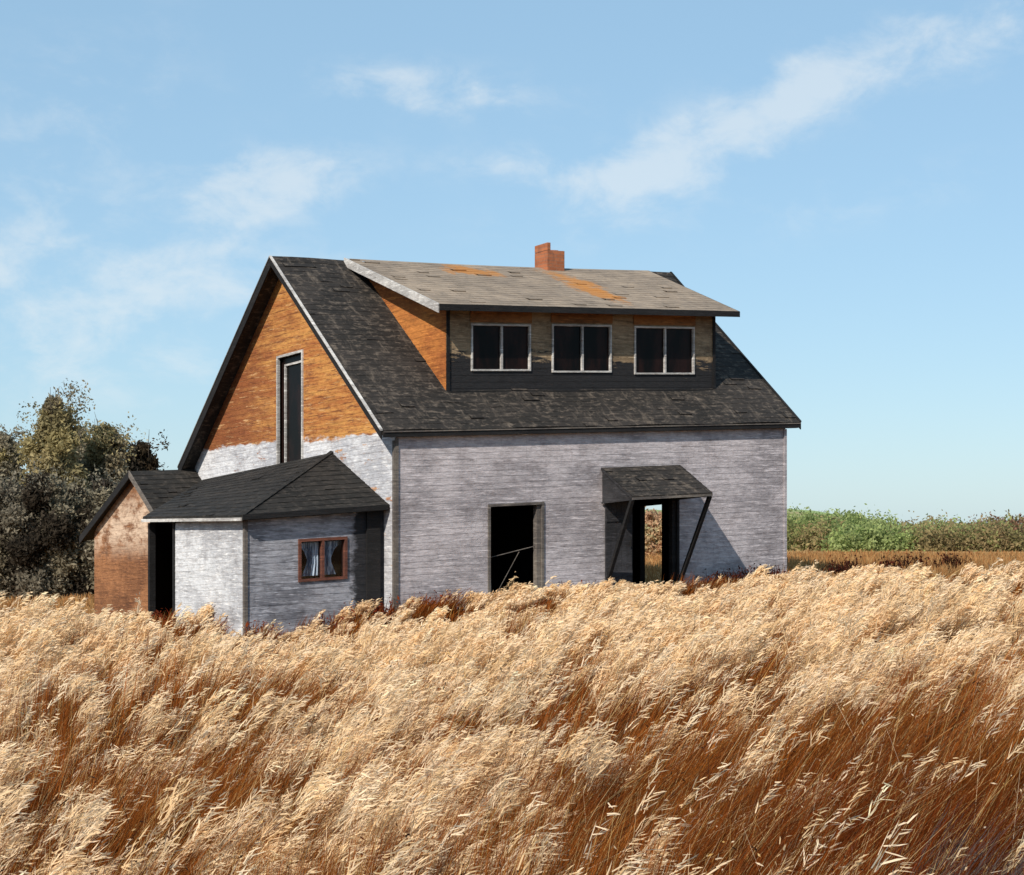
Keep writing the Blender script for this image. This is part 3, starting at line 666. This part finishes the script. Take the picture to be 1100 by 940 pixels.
# pale tussocks: leaves
idx, x, y, n = spread(np.repeat(ci, 24), .13)
m_ = (rng.random(n) < .34)[:, None]
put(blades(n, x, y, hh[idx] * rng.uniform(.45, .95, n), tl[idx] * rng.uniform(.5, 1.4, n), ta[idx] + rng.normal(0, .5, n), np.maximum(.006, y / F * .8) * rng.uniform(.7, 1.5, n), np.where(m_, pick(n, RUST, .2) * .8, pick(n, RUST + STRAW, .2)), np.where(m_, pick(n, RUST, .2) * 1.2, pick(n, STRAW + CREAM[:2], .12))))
# rust tussocks: many thin stems, some bleached
idx, x, y, n = spread(np.repeat(ri, 62), .15)
tone = (rng.normal(1, .28, nt) * (1 - .5 * sstep(tx, .5, 3.2) * (1 - sstep(ty, 13, 17.5))))[idx][:, None]; m_ = (rng.random(n) < .10)[:, None]; hue = np.array(RUST)[rng.integers(0, len(RUST), nt)][idx]
c1 = np.where(m_, pick(n, STRAW, .15), (.5 * hue + .5 * pick(n, RUST, .2)) * 1.25 * tone * (1 - np.array([.12, .42, .45]) * (sstep(tx, .3, 2.6) * (1 - sstep(ty, 13, 17)))[idx][:, None]))
blue = ((rng.random(nt) < .5) & (tx > 2.5) & (ty < 12.8))[idx][:, None]; c1 = np.where(blue, pick(n, [(.09, .10, .11), (.12, .13, .13)], .2), c1)
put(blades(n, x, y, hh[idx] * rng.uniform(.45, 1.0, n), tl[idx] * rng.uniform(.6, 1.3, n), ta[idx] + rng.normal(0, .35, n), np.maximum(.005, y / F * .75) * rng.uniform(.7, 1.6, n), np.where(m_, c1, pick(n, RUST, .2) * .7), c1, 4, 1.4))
# flowering stems
idx, x, y, n = spread(np.concatenate([np.repeat(ci, 20), np.repeat(ri, 1)[rng.random(len(ri)) < .12 + .5 * sstep(ty[ri], 14, 19)]]), .075)
lobe = rng.integers(0, 3, n); lo_h = rng.uniform(.72, 1.15, (nt, 3)); lo_l = rng.uniform(.7, 1.3, (nt, 3)); lo_a = rng.normal(0, .35, (nt, 3))
h = hh[idx] * lo_h[idx, lobe] * rng.uniform(.92, 1.08, n); ln = tl[idx] * lo_l[idx, lobe] * rng.uniform(.92, 1.08, n); la = ta[idx] + lo_a[idx, lobe] + rng.normal(0, .08, n)
tip = put(blades(n, x, y, h, ln, la, np.maximum(.005, y / F * .6), pick(n, RUST, .2), pick(n, STRAW, .15), 4))
# each head: overlapping tufts along a drooping axis
heads = 17; hc = pick(n, CREAM, .04) * (1 + rng.normal(0, .05, nt))[idx][:, None]
hl0 = rng.uniform(.20, .36, n)
for k in range(heads):
    f = k / (heads - 1)
    o = tip + np.stack([np.cos(la) * hl0 * (f - .6) * .65, np.sin(la) * hl0 * (f - .6) * .65, hl0 * (1.0 * (f - .6) - .42 * (f - .1) ** 2 * ln)], -1) + rng.normal(0, .014, (n, 3))
    l = rng.uniform(.08, .15, n) * (1.2 - .6 * f); ww = np.maximum(.0085, y / F * 1.1) * rng.uniform(.9, 1.9, n)
    az = la + rng.normal(0, .45, n); el = rng.normal(.85 - .75 * f, .28, n)
    d = np.stack([np.cos(az) * np.cos(el), np.sin(az) * np.cos(el), np.sin(el)], -1) * l[:, None]
    sd = np.cross(d, rng.normal(0, 1, (n, 3))); sd = sd / (np.linalg.norm(sd, axis=1, keepdims=True) + 1e-9) * ww[:, None] / 2
    QS.append(np.stack([o - sd * .6, o + sd * .6, o + d * .6 + sd, o + d - sd * .3], 1)); CS.append(np.repeat((hc * (1 + rng.normal(0, .05, (n, 1))))[:, None, :], 4, 1))
# stray stalks standing over the rest: dark dead ones, bleached ones, a few with leaves
n = 5200; x, y = sample(n, 9, 33, 1.3); ok = ~inside_house(x, y, .2); x, y = x[ok], y[ok]; n = len(x)
c = np.where((rng.random(n) < .62)[:, None], pick(n, [(.05, .022, .012), (.09, .034, .014), (.03, .016, .011)], .2), pick(n, CREAM + STRAW, .08))
tp = put(blades(n, x, y, rng.uniform(.6, 1.25, n) * (1 - .5 * sstep(y, 25, 33)), np.clip(rng.normal(.6, .45, n), -.5, 1.6), rng.normal(0, .6, n), np.maximum(.006, y / F * .9) * rng.uniform(.8, 1.6, n), c * .8, c, 4, rng.uniform(1.0, 1.9)))
for k in range(2):
    o = tp - np.stack([rng.uniform(0, .18, n), 0 * x, rng.uniform(0, .32, n)], -1); d = rng.normal(0, .026, (n, 3)); e = np.cross(d, rng.normal(0, 1, (n, 3))); e = e / (np.linalg.norm(e, axis=1, keepdims=True) + 1e-9) * .007
    QS.append(np.stack([o - e * .4, o + d * .5 - e, o + d, o + d * .5 + e], 1)); CS.append(np.repeat(c[:, None, :], 4, 1))
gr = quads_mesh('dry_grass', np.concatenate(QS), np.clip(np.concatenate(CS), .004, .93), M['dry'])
tag(gr, 'tall cream and rust coloured dry grass leaning to the right in front of the house', 'grass', kind='stuff')
# low ochre grass of the field behind
n = 60000; x, y = sample(n, 38, 75, 1.6, .30); ok = ~inside_house(x, y, .1); x, y = x[ok], y[ok]; n = len(x)
Q, C_, _ = blades(n, x, y, rng.uniform(.08, .28, n), rng.normal(.2, .4, n), rng.uniform(0, 6.3, n), y / F * 1.6, pick(n, [(.36, .20, .08), (.40, .24, .10)], .15), pick(n, [(.44, .27, .12), (.38, .21, .085), (.34, .15, .055)], .15), 2)
tag(quads_mesh('field_grass', Q, np.clip(C_, .004, .8), M['dry']), 'short ochre grass of the field behind the house', 'grass', kind='stuff')
# dark withered weeds by the wall foot
WX, WY = [], []
for (s_, t_, k) in ((8.6, -.5, 260), (9.4, -.45, 160), (7.9, -.4, 160), (10.9, -1.1, 240), (11.9, -.3, 110), (12.6, -.9, 170), (14.0, -.2, 90), (3.9, -.35, 160), (4.4, -.4, 80), (.35, -.4, 200), (1.1, -.35, 80), (-.4, .0, 240), (-.75, .05, 110), (-2.9, .1, 180), (-3.3, 3.9, 200), (-3.25, 3.4, 120), (-1.4, .0, 90), (14.5, -1, 240)):
    k = int(k * .55); WX.append(X0 + s_ * CT - t_ * ST + rng.normal(0, .20, k)); WY.append(Y0 + s_ * ST + t_ * CT + rng.normal(0, .10, k))
x = np.concatenate(WX); y = np.concatenate(WY); ok = ~inside_house(x, y, .02); x, y = x[ok], y[ok]; n = len(x)
right = (x > 2.5)[:, None]
c = np.where(right, pick(n, [(.05, .018, .012), (.03, .014, .011), (.10, .022, .014)], .2), pick(n, [(.20, .035, .015), (.12, .03, .015), (.26, .06, .02)], .2))
Q, C_, tip = blades(n, x, y, rng.uniform(.12, .5, n), rng.normal(.1, .4, n), rng.uniform(0, 6.3, n), y / F * 1.5 * np.ones(n), c * .8, c, 3)
lf = []; lc = []
for k in range(4):
    o = tip - np.stack([0 * x, 0 * x, rng.uniform(0, .3, n)], -1) + rng.normal(0, .04, (n, 3)); d = rng.normal(0, .022, (n, 3)); e = rng.normal(0, .022, (n, 3))
    lf.append(np.stack([o, o + d, o + d + e, o + e], 1)); lc.append(np.repeat(c[:, None, :], 4, 1))
tag(quads_mesh('weeds', np.concatenate([Q] + lf), np.clip(np.concatenate([C_] + lc), .004, .8), M['leaf']), 'dark red-brown withered weeds along the foot of the house walls', 'weeds', kind='stuff')

# ------------------------------------------------------------------ trees and shrubs
def crown_quads(clumps, per, size, cols, squash=1.0, wisp=0):
    """clumps: list of (centre, radius); leaves gather in uneven sprays inside each clump"""
    Q, C_ = [], []
    cols = np.array(cols)
    for (c, r) in clumps:
        k = max(5, int(per * .12)); sub = rng.normal(0, 1, (k, 3)); sub = sub / np.linalg.norm(sub, axis=1, keepdims=True) * (rng.random((k, 1)) ** .45) * r
        ii = rng.integers(0, k, per); p = np.array(c) + sub[ii] * np.array([1, 1, squash]) + rng.normal(0, .17, (per, 3)) * r
        d = rng.normal(0, 1, (per, 3)); d /= np.linalg.norm(d, axis=1, keepdims=True); e = np.cross(d, rng.normal(0, 1, (per, 3))); e /= np.linalg.norm(e, axis=1, keepdims=True) + 1e-9
        sz = size * rng.uniform(.6, 1.4, (per, 1)); d *= sz; e *= sz * .55
        Q.append(np.stack([p - d, p + e * .9, p + d, p - e * .9], 1))
        base = cols[rng.integers(0, len(cols))] * (1 + rng.normal(0, .10)); tone = (1 + rng.normal(0, .16, (k, 1)))[ii]
        C_.append(np.clip(base * tone * (1 + rng.normal(0, .08, (per, 1))), .004, .6))
    return np.concatenate(Q), np.concatenate(C_)
def tree(name, label, cat, group, x, y, h, w, cols, per=420, nc=14, size=.17, low=.25, bare=0, parts=True, shape=1.0):
    z = float(gz(x, y)) - .1 if y < 108 else float(hz(x, y)) - .1
    root = tag(empty(name, (x, y, z)), label, cat, group)
    tb = MB(); limbs = []
    hb = h * low * .8
    tb.tube([(0, 0, 0), (.05 * w, 0, hb), (-.03 * w, .02, h * .62), (.02 * w, 0, h * .94)], [.035 * h * .6, .028 * h * .6, .014 * h * .6, .004 * h], 8)
    clumps = []
    for k in range(nc):
        f = (k + .5) / nc; zc = h * (low + (1 - low) * f * .93); prof = math.sin(math.pi * min(1, (.22 + .78 * f)) ** shape) ** .6
        an = k * 2.4 + random.uniform(-.4, .4); rr = w / 2 * prof * random.uniform(.35, .8); c = (rr * math.cos(an), rr * math.sin(an), zc)
        r = w * .25 * (.75 + .5 * random.random()) * (.55 + .45 * prof); clumps.append((c, r))
        tb.tube([(0, 0, zc * .62), (c[0] * .5, c[1] * .5, zc * .84), c], [.008 * h, .006 * h, .002 * h], 5)
    for k in range(bare):                                             # bare twigs above the crown
        an, rr = random.uniform(0, 6.3), random.uniform(0, w * .38); b0 = (rr * math.cos(an) * .6, rr * math.sin(an) * .6, h * random.uniform(.6, .85)); 
        tp = (b0[0] * 1.3 + random.uniform(-.1, .1), b0[1] * 1.3, h * random.uniform(.90, 1.03)); tb.tube([b0, tp], [.022, .006], 4)
        for q in range(3):
            g = random.uniform(.4, .9); m_ = [b0[i] + (tp[i] - b0[i]) * g for i in range(3)]; tb.tube([m_, (m_[0] + random.uniform(-.35, .35), m_[1] + random.uniform(-.3, .3), m_[2] + random.uniform(.15, .5))], [.014, .005], 4)
    tb.build('trunk', M['bark'], root)
    Q, C_ = crown_quads(clumps, per, size, cols)
    if bare:
        Q2, C2 = crown_quads([((random.uniform(-.4, .4) * w, random.uniform(-.3, .3) * w, h * random.uniform(.84, .99)), w * .24) for _ in range(9)], 70, size * .7, cols)
        Q = np.concatenate([Q, Q2]); C_ = np.concatenate([C_, C2])
    quads_mesh('crown', Q, C_, M['leaf'], parent=root)
    return root
def px(u, y): return (u - 550) / F * y                     # where a tree at distance y stands
OLIVE = [(.33, .28, .14), (.29, .25, .135), (.36, .30, .16), (.26, .22, .145)]; GREYB = [(.265, .238, .172), (.235, .21, .16), (.29, .255, .18)]
G1 = 'trees left of the house'
for (u, yv, top, wd, cols, lab, bare) in (
    (58, 62, 416, 2.3, OLIVE, 'tallest olive tree with twiggy top left of the house', 14),
    (112, 64, 448, 2.4, OLIVE, 'broad olive-brown tree right of the tallest tree', 8),
    (152, 66, 470, 2.0, [(.06, .046, .03), (.075, .055, .035)], 'small dark brown tree just left of the house roof', 8),
    (2, 63, 458, 2.2, GREYB + OLIVE[:1], 'grey-brown tree at the left edge of the picture', 10),
    (86, 68, 448, 1.8, GREYB, 'slim grey-brown tree standing behind the two olive trees', 8),
    (-70, 66, 440, 3.2, OLIVE, 'wide olive tree beyond the left edge of the trees', 6)):
    h = EYE + (575.7 - top) / F * yv - float(gz(px(u, yv), yv))
    tree('tree', lab, 'tree', G1, px(u, yv), yv, h, wd, cols, 1300, 24, .08, .10, bare // 2)
G2 = 'dark bushes under the trees'
for (u, yv, top, wd, lab) in ((8, 57, 515, 2.6, 'dark grey-brown bush at the left edge under the trees'), (45, 56, 505, 2.4, 'dense dark bush under the tallest olive tree'), (85, 57, 520, 2.4, 'dark grey bush beside the shed, in the middle of the row'), (118, 56.5, 512, 2.2, 'dark bush directly left of the rusty shed'), (150, 60, 505, 2.4, 'dark brown bush behind the rusty shed roof'), (-45, 57, 510, 3, 'dark bush past the left end of the row')):
    h = EYE + (575.7 - top) / F * yv - float(gz(px(u, yv), yv))
    tree('bush', lab, 'bush', G2, px(u, yv), yv, h, wd, GREYB + [(.055, .045, .034)], 1300, 18, .075, .04, 3)
G3 = 'shrubs along the far field edge'
GREEN = [(.29, .36, .13), (.25, .31, .115), (.33, .39, .16)]; REDB = [(.34, .25, .13), (.28, .22, .11), (.36, .29, .14), (.29, .30, .12)]; MAR = [(.30, .16, .105), (.26, .15, .09), (.27, .24, .11)]
far_sh = [(846, 545, 3.4, GREEN, 'bright green shrub at the right-hand corner of the house'), (868, 549, 3.0, GREEN, 'green shrub one along from the house corner on the far field edge'), (893, 555, 2.8, GREEN + REDB[:1], 'green shrub with brown stems, third from the house'),
          (918, 552, 3.0, GREEN, 'rounded green shrub in the left half of the far hedge line'), (945, 556, 3.0, GREEN, 'green shrub before the dip in the far hedge line'), (970, 566, 3.2, REDB, 'low brown shrub at the dip of the far hedge line'),
          (1002, 560, 2.6, GREEN + REDB[:1], 'green and brown shrub just right of the dip'), (1030, 560, 3.0, REDB + GREEN[:1], 'brown shrub with green tips in the right half of the hedge line'), (1060, 557, 2.6, GREEN, 'small bright green shrub near the right end'),
          (1088, 556, 3.2, MAR, 'reddish brown shrub at the right edge of the picture'), (1120, 560, 3.2, MAR, 'reddish brown shrub beyond the right edge'),
          (880, 572, 3.2, REDB, 'low brown shrub in front of the green ones nearest the house'), (985, 574, 3.4, REDB, 'wide low brown shrub in front of the dip'), (925, 572, 3.2, GREEN, 'low green shrub in front of the hedge line'), (1045, 572, 3.4, REDB, 'low brown shrub in front of the right half'), (1095, 575, 3.0, MAR, 'low reddish brown shrub in front of the right end')]
for (u, top, wd, cols, lab) in far_sh:
    yv = 100 if top > 567 else 104
    h = (EYE + (575.7 - top - 4) / F * yv - float(gz(px(u, yv), yv))) * random.uniform(.70, .88) * (.86 if u > 955 else 1)
    tree('shrub', lab, 'shrub', G3, px(u, yv), yv + random.uniform(-3, 3), h, wd * 1.5, cols, 600, 13, .11, .05, 4)
for (u, wd, top, lab) in ((704, 2.6, 554, 'red-brown tree seen through the open right doorway'), (668, 2.8, 562, 'red-brown tree hidden behind the house wall')):
    yv = 82; h = EYE + (575.7 - top) / F * yv - float(gz(px(u, yv), yv)); tree('tree', lab, 'tree', 'red-brown trees behind the house', px(u, yv), yv, h, wd, [(.58, .37, .23), (.64, .43, .26), (.50, .30, .19)], 700, 14, .10, .06, 6)

# ------------------------------------------------------------------ light
phi, el = R(27), R(38)
hx = -CT * math.cos(phi) + ST * math.sin(phi); hy = -ST * math.cos(phi) - CT * math.sin(phi)
sd = Vector((hx * math.cos(el), hy * math.cos(el), math.sin(el)))
sun = bpy.data.lights.new('sun', 'SUN'); sun.energy = 4.9; sun.angle = R(.53); sun.color = (1, .91, .79)
so = bpy.data.objects.new('sun', sun); COL.objects.link(so); so.rotation_euler = sd.to_track_quat('Z', 'Y').to_euler()
wd_ = bpy.data.worlds.new('World'); S.world = wd_; wd_.use_nodes = True; t = NT(wd_.node_tree)
sky = t.new('ShaderNodeTexSky'); sky.sky_type = 'NISHITA'; sky.sun_disc = False; sky.sun_elevation = el; sky.sun_rotation = math.atan2(hx, hy)
sky.air_density = 1.0; sky.dust_density = .6; sky.ozone_density = 2.0; sky.altitude = 300
cl = None; d = t.co('Generated')
w1 = t.new('ShaderNodeVectorMath', operation='NORMALIZE'); t.l.new(d, w1.inputs[0]); d = w1.outputs[0]
mp = t.new('ShaderNodeMapping'); mp.inputs[3].default_value = (26, 16, 44); t.l.new(d, mp.inputs[0])
n1 = t.noise(mp.outputs[0], 1.0, 9, .62, .25)
def blob(u, v, ru, rv, tilt, s):
    """cloud bank: soft ellipse round a direction of the sky (angles in px of this lens = 1/2028 rad)"""
    c = Vector(((u - 550) / F, 1, (575.7 - v) / F)).normalized(); e1 = Vector((c.y, -c.x, 0)).normalized(); e2 = e1.cross(c); 
    a1, a2 = e1 * math.cos(tilt) + e2 * math.sin(tilt), -e1 * math.sin(tilt) + e2 * math.cos(tilt)
    def dot(a, r):
        n = t.new('ShaderNodeVectorMath', operation='DOT_PRODUCT'); t.l.new(d, n.inputs[0]); n.inputs[1].default_value = a; return t.math('POWER', t.math('DIVIDE', n.outputs['Value'], r / F), 2.0)
    fr = t.new('ShaderNodeVectorMath', operation='DOT_PRODUCT'); t.l.new(d, fr.inputs[0]); fr.inputs[1].default_value = c
    return t.math('MULTIPLY', t.math('MULTIPLY', t.math('POWER', 2.718, t.math('MULTIPLY', t.math('ADD', dot(a1, ru), dot(a2, rv)), -1.0)), s), t.math('GREATER_THAN', fr.outputs['Value'], 0.0))
msk = 0.0
for bl in ((760, 152, 100, 32, .28, 1.5), (690, 190, 70, 22, .1, .7), (590, 186, 110, 22, -.10, .7), (860, 105, 60, 26, .5, .9), (930, 60, 110, 34, .22, .8), (1060, 40, 80, 40, .2, .5), (470, 100, 120, 26, -.08, .75), (430, 90, 50, 20, 0, .4), (300, 195, 90, 34, .1, .95), (260, 215, 60, 30, .3, .5), (220, 300, 130, 34, .15, .8), (60, 290, 140, 70, .0, .55), (80, 130, 130, 90, .6, .35), (100, 400, 260, 60, 0, .5), (900, 220, 180, 26, .2, .3), (640, 240, 130, 24, .1, .35)):
    msk = t.math('ADD', msk, blob(*bl))
cover = t.math('MULTIPLY', t.ramp(t.math('ADD', t.math('MULTIPLY', t.math('SUBTRACT', n1, .5), 2.7), t.math('MULTIPLY', msk, .62)), -.06, 1.05), t.math('MINIMUM', t.math('MULTIPLY', msk, .9), .50))
skyc = t.mix(.45, sky.outputs[0], (4.5, 7.5, 9.9))
c = t.mix(cover, skyc, (8.2, 8.6, 8.7))
bg = t.n['Background']; t.l.new(c, bg.inputs[0]); bg.inputs[1].default_value = .085
S.view_settings.view_transform = 'Standard'; S.view_settings.look = 'None'; S.view_settings.exposure = 0.30; S.view_settings.gamma = 1
S.render.film_transparent = False
S.cycles.max_bounces = 6; S.cycles.transparent_max_bounces = 8; S.cycles.use_denoising = True
